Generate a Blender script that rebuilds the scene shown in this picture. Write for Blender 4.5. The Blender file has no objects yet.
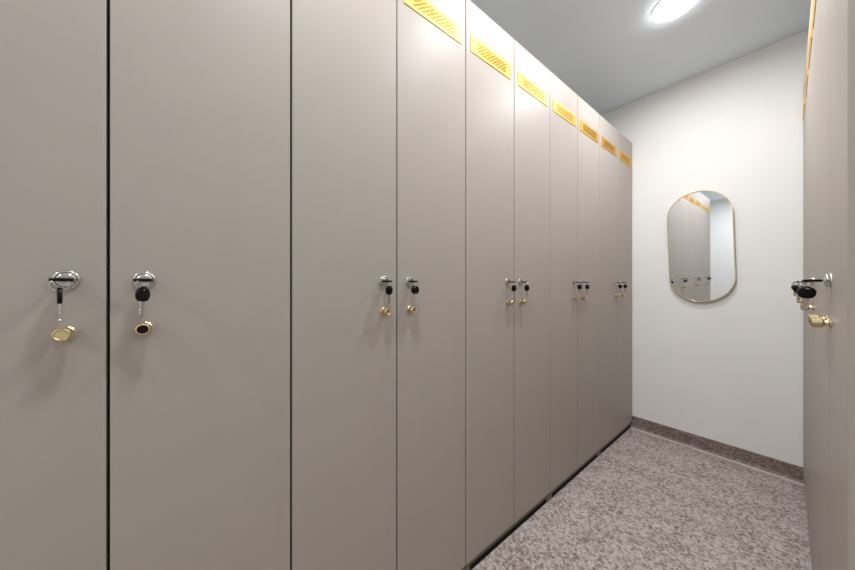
import bpy, bmesh, math, random
from mathutils import Vector, Matrix
random.seed(7)
S = bpy.context.scene
COL = S.collection
PI = math.pi

# ------------------------------------------------------------------ dimensions (metres)
D = 0.755                      # camera to the front plane of the left row
CAM_Z = 1.094
CEIL = 2.474
YW = 2.601                     # mirror wall
YR = -2.40                     # rear wall, behind the camera
PITCH = 0.3023                 # one locker door
UNIT = 2 * PITCH
DOOR_Z0, DOOR_Z1 = 0.044, 2.162
DOOR_T = 0.019
GAP = 0.0046
DEPTH = 0.50
XL = -D - DEPTH - 0.012        # left wall
XR = 0.60                      # right wall
LOCK_Z = CAM_Z + 0.006
KNOB_Z = CAM_Z - 0.083

# ------------------------------------------------------------------ materials
def new_mat(name):
    m = bpy.data.materials.new(name); m.use_nodes = True
    nt = m.node_tree
    return m, nt, nt.nodes['Principled BSDF']

def srgb(r, g, b):
    f = lambda c: (c/255/12.92) if c/255 <= 0.04045 else ((c/255+0.055)/1.055)**2.4
    return (f(r), f(g), f(b), 1)

def noise_mix(nt, b, c1, c2, scale, detail=4, lo=0.35, hi=0.65, stretch=(1,1,1), bump=0, bump_dist=0.001):
    tc = nt.nodes.new('ShaderNodeTexCoord')
    mp = nt.nodes.new('ShaderNodeMapping'); mp.inputs['Scale'].default_value = stretch
    n = nt.nodes.new('ShaderNodeTexNoise'); n.inputs['Scale'].default_value = scale; n.inputs['Detail'].default_value = detail
    r = nt.nodes.new('ShaderNodeValToRGB')
    r.color_ramp.elements[0].position = lo; r.color_ramp.elements[0].color = c1
    r.color_ramp.elements[1].position = hi; r.color_ramp.elements[1].color = c2
    nt.links.new(tc.outputs['Object'], mp.inputs['Vector']); nt.links.new(mp.outputs[0], n.inputs['Vector'])
    nt.links.new(n.outputs['Fac'], r.inputs['Fac']); nt.links.new(r.outputs['Color'], b.inputs['Base Color'])
    if bump:
        bp = nt.nodes.new('ShaderNodeBump'); bp.inputs['Strength'].default_value = bump; bp.inputs['Distance'].default_value = bump_dist
        nt.links.new(n.outputs['Fac'], bp.inputs['Height']); nt.links.new(bp.outputs[0], b.inputs['Normal'])
    return n, r

def simple(name, col, rough, metal=0.0, var=0.04, scale=30, spec=0.5, stretch=(1,1,1), bump=0):
    m, nt, b = new_mat(name)
    c1 = tuple(c*(1-var) for c in col[:3]) + (1,); c2 = tuple(min(1, c*(1+var)) for c in col[:3]) + (1,)
    noise_mix(nt, b, c1, c2, scale, stretch=stretch, bump=bump)
    b.inputs['Roughness'].default_value = rough; b.inputs['Metallic'].default_value = metal
    b.inputs['Specular IOR Level'].default_value = spec
    return m

M_DOOR  = simple('beige_lacquer', srgb(178, 169, 161), 0.44, 0.0, 0.012, 9, 0.13, (1, 1, 0.6))
M_CARC  = simple('carcass_beige', srgb(160, 150, 143), 0.5, 0, 0.02, 12)
M_GAP  = simple('gap_shade_black', srgb(14, 11, 9), 0.7, 0, 0.1, 20, 0.2)
M_RAIL  = simple('rail_shaded_brown', srgb(112, 98, 88), 0.5, 0, 0.03, 20)  # carcass colour darkened to brown for the shade below the doors
M_LEG   = simple('leg_grey', srgb(125, 114, 105), 0.5, 0.2, 0.05, 30)
M_GOLD  = simple('gold_plate', (0.74, 0.45, 0.10, 1), 0.62, 1.0, 0.02, 40)
M_GOLD.node_tree.nodes['Principled BSDF'].inputs['Coat Weight'].default_value = 0.3      # clear lacquer over the gold
M_GOLD.node_tree.nodes['Principled BSDF'].inputs['Coat Roughness'].default_value = 0.55
M_BRASS = simple('brass', (0.70, 0.56, 0.33, 1), 0.24, 1.0, 0.06, 60, stretch=(1, 1, 6))
M_STEEL = simple('polished_steel', (0.62, 0.60, 0.58, 1), 0.20, 1.0, 0.04, 80)
M_BLACK = simple('black_plastic', srgb(9, 9, 10), 0.38, 0, 0.15, 60, 0.2)
M_FRAME = simple('champagne_metal', (0.72, 0.60, 0.40, 1), 0.28, 1.0, 0.04, 30)
M_WALL  = simple('cream_paint', srgb(241, 240, 237), 0.85, 0, 0.01, 5, 0.2)
M_CEIL  = simple('ceiling_paint', srgb(234, 243, 249), 0.9, 0, 0.008, 5, 0.1)
M_WHITE = simple('lamp_trim_white', srgb(240, 240, 240), 0.5, 0, 0.01, 10)
M_BEAD  = simple('pale_sealant', srgb(196, 186, 180), 0.5, 0, 0.06, 60)

m, nt, b = new_mat('mirror_silver')
n, r = noise_mix(nt, b, (0.86, 0.88, 0.90, 1), (0.87, 0.89, 0.905, 1), 3)
b.inputs['Metallic'].default_value = 1; b.inputs['Roughness'].default_value = 0.01
M_MIRROR = m

def speckle(name, ramp, scale, rough):
    m, nt, b = new_mat(name)
    tc = nt.nodes.new('ShaderNodeTexCoord')
    n1 = nt.nodes.new('ShaderNodeTexNoise'); n1.inputs['Scale'].default_value = scale; n1.inputs['Detail'].default_value = 5; n1.inputs['Roughness'].default_value = 0.62
    n2 = nt.nodes.new('ShaderNodeTexNoise'); n2.inputs['Scale'].default_value = scale*0.09; n2.inputs['Detail'].default_value = 3
    v = nt.nodes.new('ShaderNodeTexVoronoi'); v.inputs['Scale'].default_value = scale*1.1
    mx = nt.nodes.new('ShaderNodeMix'); mx.data_type = 'FLOAT'; mx.inputs[0].default_value = 0.28
    sep = nt.nodes.new('ShaderNodeSeparateColor')
    for q in (n1, n2, v): nt.links.new(tc.outputs['Object'], q.inputs['Vector'])
    nt.links.new(v.outputs['Color'], sep.inputs[0])
    nt.links.new(n1.outputs['Fac'], mx.inputs[2]); nt.links.new(sep.outputs[0], mx.inputs[3])
    ad = nt.nodes.new('ShaderNodeMath'); ad.operation = 'MULTIPLY_ADD'; ad.inputs[1].default_value = 0.22
    nt.links.new(n2.outputs['Fac'], ad.inputs[0]); nt.links.new(mx.outputs[0], ad.inputs[2])
    rp = nt.nodes.new('ShaderNodeValToRGB'); e = rp.color_ramp.elements
    while len(e) < len(ramp): e.new(0.5)
    for i, (p, c) in enumerate(ramp): e[i].position = p; e[i].color = c
    nt.links.new(ad.outputs[0], rp.inputs['Fac']); nt.links.new(rp.outputs['Color'], b.inputs['Base Color'])
    b.inputs['Roughness'].default_value = rough; b.inputs['Specular IOR Level'].default_value = 0.35
    return m
M_FLOOR = speckle('speckled_vinyl', [(0.44, srgb(124, 105, 97)), (0.54, srgb(157, 141, 133)), (0.62, srgb(177, 164, 157)), (0.74, srgb(198, 188, 182))], 92, 0.5)
M_SKIRT = speckle('speckled_skirting', [(0.40, srgb(92, 76, 69)), (0.54, srgb(122, 105, 97)), (0.66, srgb(140, 124, 116)), (0.78, srgb(158, 144, 137))], 115, 0.5)

def emit_mat(name, strength, col):
    m, nt, b = new_mat(name)
    b.inputs['Base Color'].default_value = (0.9, 0.9, 0.9, 1)
    b.inputs['Emission Color'].default_value = col; b.inputs['Emission Strength'].default_value = strength
    return m
M_LAMP = emit_mat('lamp_diffuser', 26.0, (0.97, 0.985, 1.0, 1))

# ------------------------------------------------------------------ mesh helpers
def box(bm, x0, x1, y0, y1, z0, z1, mi=0):
    vs = [bm.verts.new((x, y, z)) for x in (x0, x1) for y in (y0, y1) for z in (z0, z1)]
    fs = []
    for idx in ((0,1,3,2),(4,6,7,5),(0,4,5,1),(2,3,7,6),(0,2,6,4),(1,5,7,3)):
        f = bm.faces.new([vs[i] for i in idx]); f.material_index = mi; fs.append(f)
    return vs, fs

def lathe_x(bm, prof, n=32, mi=0, cap0=True, cap1=True):
    """profile of (x, r) turned round the x axis"""
    rings = []
    for x, r in prof:
        rings.append([bm.verts.new((x, r*math.cos(2*PI*k/n), r*math.sin(2*PI*k/n))) for k in range(n)])
    for a, c in zip(rings, rings[1:]):
        for k in range(n):
            f = bm.faces.new((a[k], a[(k+1) % n], c[(k+1) % n], c[k])); f.material_index = mi; f.smooth = True
    if cap0: bm.faces.new(rings[0][::-1]).material_index = mi
    if cap1: bm.faces.new(rings[-1]).material_index = mi
    return rings

def torus(bm, R, r, n=40, k=8):
    """ring in the local yz plane"""
    rows = []
    for i in range(n):
        a = 2*PI*i/n
        rows.append([bm.verts.new((r*math.sin(2*PI*j/k), (R+r*math.cos(2*PI*j/k))*math.cos(a), (R+r*math.cos(2*PI*j/k))*math.sin(a))) for j in range(k)])
    for i in range(n):
        for j in range(k):
            f = bm.faces.new((rows[i][j], rows[(i+1)%n][j], rows[(i+1)%n][(j+1)%k], rows[i][(j+1)%k])); f.smooth = True

def mesh_of(name, bm, *mats, sharp=None):
    bmesh.ops.recalc_face_normals(bm, faces=bm.faces[:])
    me = bpy.data.meshes.new(name); bm.to_mesh(me); bm.free()
    for q in mats: me.materials.append(q)
    if sharp:
        me.set_sharp_from_angle(angle=math.radians(sharp))
    return me

def link(name, me, parent=None, loc=(0,0,0), rot=(0,0,0)):
    o = bpy.data.objects.new(name, me); COL.objects.link(o)
    o.location = loc; o.rotation_euler = rot
    if parent: o.parent = parent
    return o

def thing(name, label, cat, loc=(0,0,0), rot=(0,0,0), group=None):
    o = bpy.data.objects.new(name, None); COL.objects.link(o)
    o.empty_display_size = 0.05
    o.location = loc; o.rotation_euler = rot
    o['label'] = label; o['category'] = cat
    if group: o['group'] = group
    return o

def structure(name, me, loc=(0,0,0)):
    o = link(name, me, None, loc); o['kind'] = 'structure'
    return o

def copy_tree(o, parent=None):
    c = o.copy(); COL.objects.link(c)
    if parent: c.parent = parent
    for ch in list(o.children):
        copy_tree(ch, c)
    return c

# ------------------------------------------------------------------ the room
def slab(name, x0, x1, y0, y1, z0, z1, mat):
    bm = bmesh.new(); box(bm, x0, x1, y0, y1, z0, z1)
    return structure(name, mesh_of(name, bm, mat))
T = 0.10
slab('floor', XL-T, XR+T, YR-T, YW+T, -T, 0, M_FLOOR)
slab('ceiling', XL-T, XR+T, YR-T, YW+T, CEIL, CEIL+T, M_CEIL)
slab('wall_back', XL-T, XR+T, YW, YW+T, 0, CEIL, M_WALL)
slab('wall_rear', XL-T, XR+T, YR-T, YR, 0, CEIL, M_WALL)
slab('wall_left', XL-T, XL, YR, YW, 0, CEIL, M_WALL)
slab('wall_right', XR, XR+T, YR, YW, 0, CEIL, M_WALL)

def skirting(name, p0, p1, inward):
    """coved sheet skirting with a pale sealing bead along its foot"""
    H, R, t = 0.086, 0.020, 0.004
    prof = [(0, H), (t*0.6, H), (t, H-0.003), (t, R)]
    for k in range(1, 7):
        a = PI/2*k/6
        prof.append((t + R*(1-math.cos(a)), R*(1-math.sin(a)) + 0.0012))
    prof.append((t+R, 0.0)); prof.append((0, 0.0))
    p0, p1, inw = Vector(p0), Vector(p1), Vector(inward)
    def sweep(pr, mat, nm, parent=None):
        bm = bmesh.new()
        A = [bm.verts.new(p0 + inw*u + Vector((0,0,z))) for u, z in pr]
        B = [bm.verts.new(p1 + inw*u + Vector((0,0,z))) for u, z in pr]
        for i in range(len(pr)):
            j = (i+1) % len(pr); bm.faces.new((A[i], A[j], B[j], B[i]))
        bm.faces.new(A); bm.faces.new(B[::-1])
        me = mesh_of(nm, bm, mat)
        return link(nm, me, parent)
    o = sweep(prof, M_SKIRT, name); o['kind'] = 'structure'
    c = sweep([(t+R-0.007, 0.0), (t+R-0.006, 0.0042), (t+R+0.001, 0.0040), (t+R+0.0075, 0.0)], M_BEAD, 'sealant_bead', o)
    c['label'] = 'pale sealant line along the foot of the skirting'
skirting('baseboard_back', (XL, YW, 0), (XR, YW, 0), (0, -1, 0))
skirting('baseboard_rear', (XL, YR, 0), (XR, YR, 0), (0, 1, 0))

# ------------------------------------------------------------------ lockers
DW = PITCH - GAP
DH = DOOR_Z1 - DOOR_Z0
VENT_W, VENT_H = 0.251, 0.0625
VENT_Z = CAM_Z + 0.9085          # centre of the grille
def door_mesh():
    """front at x=0, hinge side y=0, bottom z=0, a window behind the grille"""
    bm = bmesh.new()
    ys = [0, DW/2-0.105, DW/2+0.105, DW]; zc = VENT_Z - DOOR_Z0; zs = [0, zc-0.0225, zc+0.0225, DH]
    F = [[bm.verts.new((0, y, z)) for z in zs] for y in ys]
    B = [[bm.verts.new((-DOOR_T, y, z)) for z in zs] for y in ys]
    for i in range(3):
        for j in range(3):
            if i == 1 and j == 1: continue
            bm.faces.new((F[i][j], F[i+1][j], F[i+1][j+1], F[i][j+1]))
            bm.faces.new((B[i][j], B[i][j+1], B[i+1][j+1], B[i+1][j]))
    outer = []
    for i in range(3):
        for j in (0, 3):
            bm.faces.new((F[i][j], F[i+1][j], B[i+1][j], B[i][j])); outer.append(bm.edges.get((F[i][j], F[i+1][j])))
            bm.faces.new((F[j][i], F[j][i+1], B[j][i+1], B[j][i])); outer.append(bm.edges.get((F[j][i], F[j][i+1])))
    for i in (1, 2):
        bm.faces.new((F[1][i], F[2][i], B[2][i], B[1][i])); bm.faces.new((F[i][1], F[i][2], B[i][2], B[i][1]))
    bmesh.ops.recalc_face_normals(bm, faces=bm.faces[:])
    bmesh.ops.bevel(bm, geom=outer, offset=0.0016, segments=2, affect='EDGES', profile=0.5)
    return mesh_of('door', bm, M_DOOR)

def grille_mesh():
    """thin plate with six staggered rows of slots, centred on its back face"""
    bm = bmesh.new()
    w, h, t = VENT_W/2, VENT_H/2, 0.0022
    sl, sh, px, pz = 0.0125, 0.0046, 0.0178, 0.0068
    rows = 6; cols = 10
    zc = [(-(rows-1)/2 + k)*pz for k in range(rows)]
    def quad(y0, y1, z0, z1, x=t): bm.faces.new([bm.verts.new(p) for p in ((x,y0,z0),(x,y1,z0),(x,y1,z1),(x,y0,z1))])
    z = -h
    for k in range(rows):
        quad(-w, w, z, zc[k]-sh/2)
        y = -w; off = (0.25 if k % 2 else -0.25)*px
        for c in range(cols):
            yc = (-(cols-1)/2 + c)*px + off
            a, b_ = yc-sl/2, yc+sl/2; zl, zh = zc[k]-sh/2, zc[k]+sh/2
            quad(y, a, zl, zh)
            for (p, q) in (((a,zl),(b_,zl)),((b_,zl),(b_,zh)),((b_,zh),(a,zh)),((a,zh),(a,zl))):
                bm.faces.new([bm.verts.new(v) for v in ((t,)+p, (t,)+q, (0,)+q, (0,)+p)])
            y = b_
        quad(y, w, zc[k]-sh/2, zc[k]+sh/2)
        z = zc[k]+sh/2
    quad(-w, w, z, h)
    for (p, q) in (((-w,-h),(w,-h)),((w,-h),(w,h)),((w,h),(-w,h)),((-w,h),(-w,-h))):
        bm.faces.new([bm.verts.new(v) for v in ((t,)+p, (t,)+q, (0,)+q, (0,)+p)])
    bmesh.ops.remove_doubles(bm, verts=bm.verts[:], dist=1e-6)
    return mesh_of('vent_grille', bm, M_GOLD)

def lock_mesh():
    bm = bmesh.new()
    R = 0.0162
    lathe_x(bm, [(0, R), (0.0012, R), (0.0026, R-0.0010), (0.0032, R-0.0026), (0.0029, 0.0124), (0.0014, 0.0112), (0.0014, 0.0104),
                 (0.0036, 0.0102), (0.0042, 0.0094), (0.0041, 0.0085)], 40, 0)
    box(bm, 0.0036, 0.0045, -0.0048, 0.0048, -0.0012, 0.0012, 1)     # the key slot
    return mesh_of('lock', bm, M_STEEL, M_BLACK, sharp=40)

def knob_mesh(dark_reflection=False):
    bm = bmesh.new()
    R = 0.0108
    lathe_x(bm, [(0, 0.0112), (0.0022, 0.0112), (0.0034, 0.0100), (0.0040, 0.0068), (0.0080, 0.0062), (0.0095, 0.0072), (0.0103, R-0.0010),
                 (0.0115, R), (0.0245, R), (0.0259, R-0.0009), (0.0265, R-0.0024)] + ([(0.0261, R-0.0034), (0.0254, R-0.0040)] if not dark_reflection else []), 40, 0)
    if dark_reflection:
        lathe_x(bm, [(0.0264, 0.0078), (0.0268, 0.0076)], 32, 1)  # black disc stands in for a dark reflection on the polished face
    return mesh_of('knob', bm, M_BRASS, M_BLACK, sharp=24)

def carcass_mesh():
    bm = bmesh.new()
    x0, x1 = -DEPTH, -DOOR_T-0.002
    t = 0.018; z0, z1 = DOOR_Z0-0.003, DOOR_Z1
    g = 0.001
    box(bm, x0, x1, g, t, z0, z1); box(bm, x0, x1, UNIT-t, UNIT-g, z0, z1)
    box(bm, x0, x1, UNIT/2-t/2, UNIT/2+t/2, z0+t, z1-t)
    box(bm, x0, x1, t, UNIT-t, z0, z0+t); box(bm, x0, x1, t, UNIT-t, z1-t, z1)
    box(bm, x0, x0+0.006, t, UNIT-t, z0+t, z1-t)
    box(bm, x0, -0.003, g, UNIT-g, DOOR_Z0-0.0155, DOOR_Z0-0.003, 2)      # base rail below the doors
    for f in bm.faces:
        if all(abs(v.co.x - x1) < 1e-5 for v in f.verts): f.material_index = 1  # front edges painted black for the shade inside the door gaps
    return mesh_of('carcass', bm, M_CARC, M_GAP, M_RAIL)

def leg_mesh():
    bm = bmesh.new()
    box(bm, -0.018, 0.018, -0.012, 0.012, 0, DOOR_Z0-0.015)
    bmesh.ops.bevel(bm, geom=bm.edges[:], offset=0.0015, segments=1, affect='EDGES')
    return mesh_of('leg', bm, M_LEG)

def plinth_mesh():
    bm = bmesh.new(); box(bm, -DEPTH+0.02, -0.006, 0.001, UNIT-0.001, 0.001, DOOR_Z0-0.016)  # black and pulled forward, standing in for the shade under the locker
    return mesh_of('plinth', bm, M_GAP)

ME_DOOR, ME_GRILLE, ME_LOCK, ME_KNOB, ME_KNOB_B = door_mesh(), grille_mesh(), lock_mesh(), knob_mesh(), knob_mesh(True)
ME_CARC, ME_LEG, ME_PLINTH = carcass_mesh(), leg_mesh(), plinth_mesh()

def make_locker():
    t = thing('locker', 'x', 'locker')
    link('carcass', ME_CARC, t)
    link('plinth', ME_PLINTH, t)
    for y in (0.0135, UNIT-0.0135):
        for x in (-0.0215, -DEPTH+0.06):
            link('leg', ME_LEG, t, (x, y, 0))
    for k in (0, 1):
        dr = link('door', ME_DOOR, t, (0, k*PITCH + GAP/2, DOOR_Z0))
        g = link('vent_grille', ME_GRILLE, dr, (0.0002, DW/2, VENT_Z-DOOR_Z0)); g['label'] = 'gold slotted vent plate near the door top'
        ly = DW-0.0447 if k == 0 else 0.0447
        lk = link('lock', ME_LOCK, dr, (0.0001, ly, LOCK_Z-DOOR_Z0)); lk['label'] = 'round silver keyhole lock'
        kb = link('knob', ME_KNOB, dr, (0.0001, ly, KNOB_Z-DOOR_Z0)); kb['label'] = 'small round brass knob'
    return t

LEFT = ['beige double-door locker at far end of the long row, touching the mirror wall',
        'beige double-door locker second from the mirror wall in the long row',
        'beige double-door locker third from the mirror wall, middle of the long row',
        'beige double-door locker second from the left edge, under the vent cut by the top edge',
        'nearest beige double-door locker, at the left edge of the photo and cut by it']
RIGHT = ['farthest sliver of locker on the right side, touching the mirror wall',
         'middle sliver of locker in the short right-hand row',
         'nearest right-hand locker with its darker side panel at the right edge']
proto = make_locker()
lockers_left, lockers_right = [], []
for i in range(5):
    o = proto if i == 0 else copy_tree(proto)
    o.location = (-D, YW - 0.003 - (i+1)*UNIT, 0)
    o['label'] = LEFT[i]; o['group'] = 'beige lockers in the long left row'
    lockers_left.append(o)
ALPHA = math.radians(0.42)
rdir = Vector((math.sin(ALPHA), -math.cos(ALPHA), 0))
P0 = Vector((0.0406, YW - 0.006, 0))
for i in range(3):
    o = copy_tree(proto)
    o.location = P0 + rdir*(i*UNIT)
    o.rotation_euler = (0, 0, PI + ALPHA)
    o['label'] = RIGHT[i]; o['group'] = 'beige lockers in the short right row'
    lockers_right.append(o)
# the second door from the left edge carries the knob whose dark reflection is a black disc
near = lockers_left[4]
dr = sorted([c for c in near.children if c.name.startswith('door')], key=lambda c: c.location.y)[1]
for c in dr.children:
    if c.name.startswith('knob'): c.data = ME_KNOB_B; c['label'] = 'small brass knob with a dark reflection drawn as a black disc'

# ------------------------------------------------------------------ keys
def plate(bm, outer, hole, t, z_axis_thick=True):
    """flat piece in the local xy plane, thickness t in z, optional hole loop with as many points"""
    n = len(outer)
    T_ = [bm.verts.new((x, y, t/2)) for x, y in outer]; B_ = [bm.verts.new((x, y, -t/2)) for x, y in outer]
    edges = []
    for k in range(n):
        bm.faces.new((T_[k], T_[(k+1)%n], B_[(k+1)%n], B_[k]))
    if hole:
        t2 = [bm.verts.new((x, y, t/2)) for x, y in hole]; b2 = [bm.verts.new((x, y, -t/2)) for x, y in hole]
        for k in range(n):
            j = (k+1) % n
            bm.faces.new((T_[k], t2[k], t2[j], T_[j])); bm.faces.new((B_[k], B_[j], b2[j], b2[k])); bm.faces.new((t2[k], b2[k], b2[j], t2[j]))
    else:
        bm.faces.new(T_); bm.faces.new(B_[::-1])
    for k in range(n):
        edges += [bm.edges.get((T_[k], T_[(k+1)%n])), bm.edges.get((B_[k], B_[(k+1)%n]))]
    return edges

HR = 0.0132
def head_mesh():
    """black round key bow: shoulder at x=0, ring hole near x=2*HR"""
    bm = bmesh.new(); n = 36
    outer, hole = [], []
    for k in range(n):
        a = 2*PI*k/n
        r = HR*(1 + 0.05*math.cos(2*a))
        x = HR*1.02 + r*math.cos(a); y = r*math.sin(a)*1.02
        if x < 0.002: x = 0.002 * 0.5 + x*0.5
        outer.append((x, y)); hole.append((2*HR-0.0042 + 0.0022*math.cos(a), 0.0030*math.sin(a)))
    e = plate(bm, outer, hole, 0.0052)
    bmesh.ops.recalc_face_normals(bm, faces=bm.faces[:])
    bmesh.ops.bevel(bm, geom=e, offset=0.0014, segments=2, affect='EDGES', profile=0.5)
    return mesh_of('key_head', bm, M_BLACK, sharp=35)

def blade_mesh(length, notched):
    """silver blade running from the shoulder x=+3 mm down to x=-length"""
    bm = bmesh.new()
    w = 0.0036
    top = [(0.003, w+0.0006), (-0.002, w+0.0006), (-0.003, w)]
    bot = [(0.003, -w-0.0006), (-0.002, -w-0.0006), (-0.003, -w)]
    if notched:
        x = -0.006; k = 0
        while x > -length + 0.004:
            d = (0.0019, 0.0006, 0.0024, 0.0011)[k % 4]
            top += [(x, w), (x-0.0012, w-d), (x-0.0026, w-d), (x-0.0036, w)]
            bot += [(x, -w), (x-0.0012, -w+d*0.7), (x-0.0026, -w+d*0.7), (x-0.0036, -w)]
            x -= 0.0050; k += 1
        top += [(-length+0.002, w*0.8), (-length, w*0.2)]; bot += [(-length+0.002, -w*0.8), (-length, -w*0.2)]
    else:
        top += [(-length, w)]; bot += [(-length, -w)]
    plate(bm, top + bot[::-1], None, 0.0021)
    return mesh_of('key', bm, M_STEEL)

ME_HEAD, ME_BLADE, ME_STUB = head_mesh(), blade_mesh(0.027, True), blade_mesh(0.0045, False)
bm = bmesh.new(); torus(bm, 0.0098, 0.0008); ME_RING = mesh_of('key_ring', bm, M_STEEL)

def make_keys():
    t = thing('key_set', 'x', 'keys')
    k1 = link('key', ME_STUB, t, (0.0080, 0, 0))                         # the key left in the lock, bow lying level
    h = link('key_head', ME_HEAD, k1, (0.0015, 0, 0)); h['label'] = 'black key bow'
    hx = 0.0080 + 0.0015 + 2*HR - 0.0042
    link('key_ring', ME_RING, t, (hx, 0, -0.0086))
    # the spare key hangs bow up, blade down
    k2 = link('key', ME_BLADE, t, (hx, 0, -0.0086-0.0088-2*HR+0.0042), (0, -PI/2, 0))
    h = link('key_head', ME_HEAD, k2); h['label'] = 'black key bow'
    return t

def set_keys(t, ring_yaw, key_yaw, swing=0.0):
    kids = sorted(t.children, key=lambda c: c.location.z)
    for c in kids:
        if c.name.startswith('key_ring'): c.rotation_euler = (0, 0, ring_yaw)
        elif c.location.z < -0.005:
            c.rotation_euler = (Matrix.Rotation(key_yaw + PI/2, 3, 'Z') @ Matrix.Rotation(swing, 3, 'X') @ Matrix.Rotation(-PI/2, 3, 'Y')).to_euler()

KL = ['two black-headed keys in the far-end lock of the long row, nearest the mirror wall',
      'two black-headed keys in the long row, second lock from the mirror wall',
      'two black-headed keys in the long row, third lock from the mirror wall',
      'two black-headed keys in the long row, fourth lock from the mirror wall',
      'two black-headed keys in the long row, fifth lock from the mirror wall',
      'two black-headed keys in the long row, sixth lock from the mirror wall',
      'two black-headed keys in the long row, fourth lock from the left edge',
      'two black-headed keys in the long row, third lock from the left edge',
      'two black-headed keys above the brass knob with a painted dark reflection',
      'leftmost keys in the long row, spare hanging edge-on above a plain brass knob']
OFF = (30, -30, 40, -35, -42, 42, 18, 42, None, None)     # how far each spare key is turned from facing down the aisle
keys0 = make_keys(); first = True
for i in range(10):                                    # i = door counted from the mirror wall
    o = keys0 if i == 0 else copy_tree(keys0)
    y = YW - 0.003 - (i+0.5)*PITCH
    seam = YW - 0.003 - (i+1 if i % 2 == 0 else i)*PITCH
    ly = seam + (0.047 if i % 2 == 0 else -0.047)
    o.location = (-D, ly, LOCK_Z)
    o['label'] = KL[i]; o['group'] = 'keys left in the long row of locks'
    ky = PI/2 - math.atan2(ly, D) + math.radians(OFF[i]) if OFF[i] is not None else math.radians(-35 if i == 8 else 15)
    set_keys(o, ky + math.radians(0 if i == 9 else 75), ky, math.radians(random.uniform(-5, 5)))
KR = ['keys in the right-hand lock closest to the mirror wall, behind the other key heads',
      'keys in the second right-hand lock from the mirror wall, behind nearer key heads',
      'keys in the third right-hand lock from the mirror wall, in the dark cluster',
      'keys in the fourth right-hand lock from the mirror wall, in the dark cluster',
      'keys in the fifth right-hand lock from the mirror wall, just behind the nearest set',
      'nearest right-hand keys, black bow level in the lock by the right edge']
YAWR = [(80, 10), (60, 20), (90, 5), (70, -20), (90, 14), (80, 8)]
for i in range(6):
    o = copy_tree(keys0)
    k = (i+1 if i % 2 == 0 else i)*PITCH + (-0.047 if i % 2 == 0 else 0.047)
    p = P0 + rdir*k
    o.location = (p.x, p.y, LOCK_Z); o.rotation_euler = (0, 0, PI+ALPHA)
    o['label'] = KR[i]; o['group'] = 'keys left in the right-hand row of locks'
    set_keys(o, math.radians(YAWR[i][0]), math.radians(YAWR[i][1]), math.radians(random.uniform(-4, 4)))

# ------------------------------------------------------------------ mirror
def capsule(w, h, n=24, e=1.0):
    r = w/2; pts = []
    for k in range(n+1):
        a = PI*k/n; pts.append((r*math.cos(a), h/2-r + r*math.sin(a)))
    for k in range(n+1):
        a = PI + PI*k/n; pts.append((r*math.cos(a), -h/2+r + r*math.sin(a)))
    return pts
MW, MH = 0.318, 0.727
mir = thing('wall_mirror', 'pill-shaped mirror in a thin brass frame hung on the cream back wall', 'mirror',
            (-0.376, YW-0.0085, CAM_Z + 0.2425), (math.radians(0.9), math.radians(-1.7), math.radians(-0.54)))
bm = bmesh.new()
fo, fi = capsule(MW, MH), capsule(MW-0.009, MH-0.009)
sect = [(fo, -0.002), (fo, -0.0195), (capsule(MW-0.002, MH-0.002), -0.0210), (capsule(MW-0.007, MH-0.007), -0.0210), (fi, -0.0195), (fi, -0.002)]
rings = [[bm.verts.new((x, y, z)) for x, z in pts] for pts, y in sect]
N = len(fo)
for a, c in zip(rings, rings[1:] + rings[:1]):
    for k in range(N):
        bm.faces.new((a[k], a[(k+1)%N], c[(k+1)%N], c[k]))
link('frame', mesh_of('frame', bm, M_FRAME, sharp=30), mir)
bm = bmesh.new()
pts = capsule(MW-0.0092, MH-0.0092)
A = [bm.verts.new((x, -0.016, z)) for x, z in pts]; B = [bm.verts.new((x, -0.011, z)) for x, z in pts]
bm.faces.new(A); bm.faces.new(B[::-1])
for k in range(N): bm.faces.new((A[k], A[(k+1)%N], B[(k+1)%N], B[k]))
gl = link('mirror_glass', mesh_of('mirror_glass', bm, M_MIRROR), mir, (0, 0, 0), (math.radians(0.0), 0, math.radians(0.0)))
gl['label'] = 'silvered mirror glass'

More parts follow.
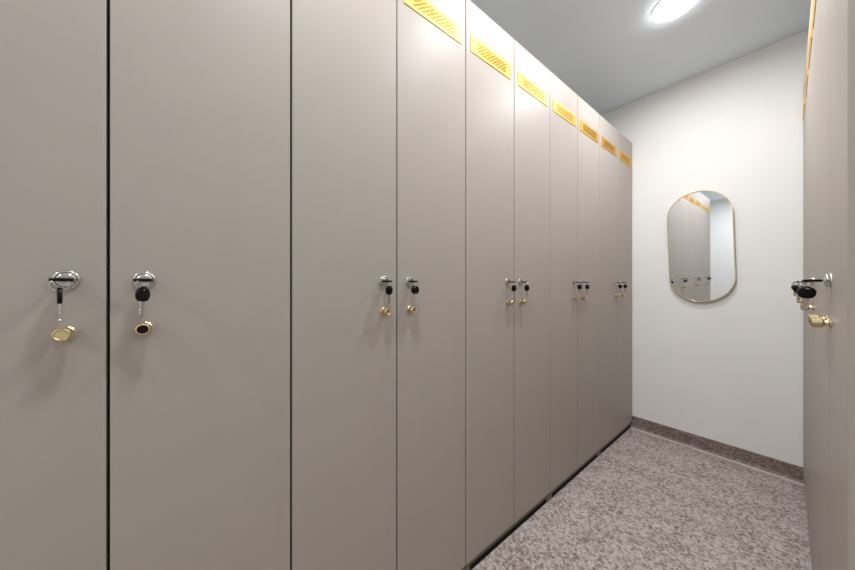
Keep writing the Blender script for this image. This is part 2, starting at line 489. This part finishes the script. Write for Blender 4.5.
# ------------------------------------------------------------------ ceiling lights
def disc_z(bm, prof, n=64):
    rings = [[bm.verts.new((r*math.cos(2*PI*k/n), r*math.sin(2*PI*k/n), z)) for k in range(n)] for r, z in prof]
    for a, c in zip(rings, rings[1:]):
        for k in range(n):
            f = bm.faces.new((a[k], a[(k+1)%n], c[(k+1)%n], c[k])); f.smooth = True
    bm.faces.new(rings[0]); bm.faces.new(rings[-1][::-1])
LR = 0.086
bm = bmesh.new(); disc_z(bm, [(LR, 0), (LR, -0.006), (LR-0.001, -0.008), (LR-0.003, -0.008), (LR-0.003, -0.004)]); ME_TRIM = mesh_of('trim_ring', bm, M_WHITE, sharp=40)
bm = bmesh.new(); disc_z(bm, [(LR-0.003, -0.0045), (LR-0.003, -0.0120), (LR-0.006, -0.0140), (LR-0.012, -0.0150)]); ME_DIFF = mesh_of('diffuser', bm, M_LAMP, sharp=40)
LX = -0.361; POWER = (7.0, 7.6, 6.6, 11); SPREAD = 177
LL = ['round white ceiling light shining in view, nearest the mirror wall',
      'round white ceiling light above the middle of the aisle, just out of the frame',
      'round white ceiling light above the open end of the aisle, over the viewpoint',
      'unseen round ceiling light added as fill far behind the viewpoint, next to the rear wall']
for i, y in enumerate((1.848, 1.02, 0.19, -1.75)):  # the last light is unseen, added to brighten rear wall and ceiling
    t = thing('ceiling_light', LL[i], 'ceiling light', (LX, y, CEIL), group='round ceiling lights over the aisle')
    link('trim_ring', ME_TRIM, t); link('diffuser', ME_DIFF, t)
    la = bpy.data.lights.new('lamp', 'AREA'); la.shape = 'DISK'; la.size = 2*LR-0.01; la.energy = POWER[i]; la.spread = math.radians(SPREAD)
    la.color = (0.955, 0.985, 1.025)
    lo = bpy.data.objects.new('lamp', la); COL.objects.link(lo); lo.parent = t; lo.location = (0, 0, -0.0165)

# ------------------------------------------------------------------ world, camera, colour
w = bpy.data.worlds.new('world'); S.world = w; w.use_nodes = True
w.node_tree.nodes['Background'].inputs[0].default_value = (0.6, 0.6, 0.62, 1)
w.node_tree.nodes['Background'].inputs[1].default_value = 0.2
F = 290.0
cam = bpy.data.cameras.new('camera'); co = bpy.data.objects.new('camera', cam); COL.objects.link(co)
cam.sensor_width = 36; cam.lens = 36*F/855
cam.clip_start = 0.01
co.location = (0, 0, CAM_Z); co.rotation_euler = (PI/2, 0, math.atan(363.9/F))
cam.shift_y = -1.6/855
S.camera = co
S.view_settings.view_transform = 'Standard'; S.view_settings.look = 'None'
S.view_settings.gamma = 1; S.view_settings.use_curve_mapping = False
S.view_settings.exposure = 0.27
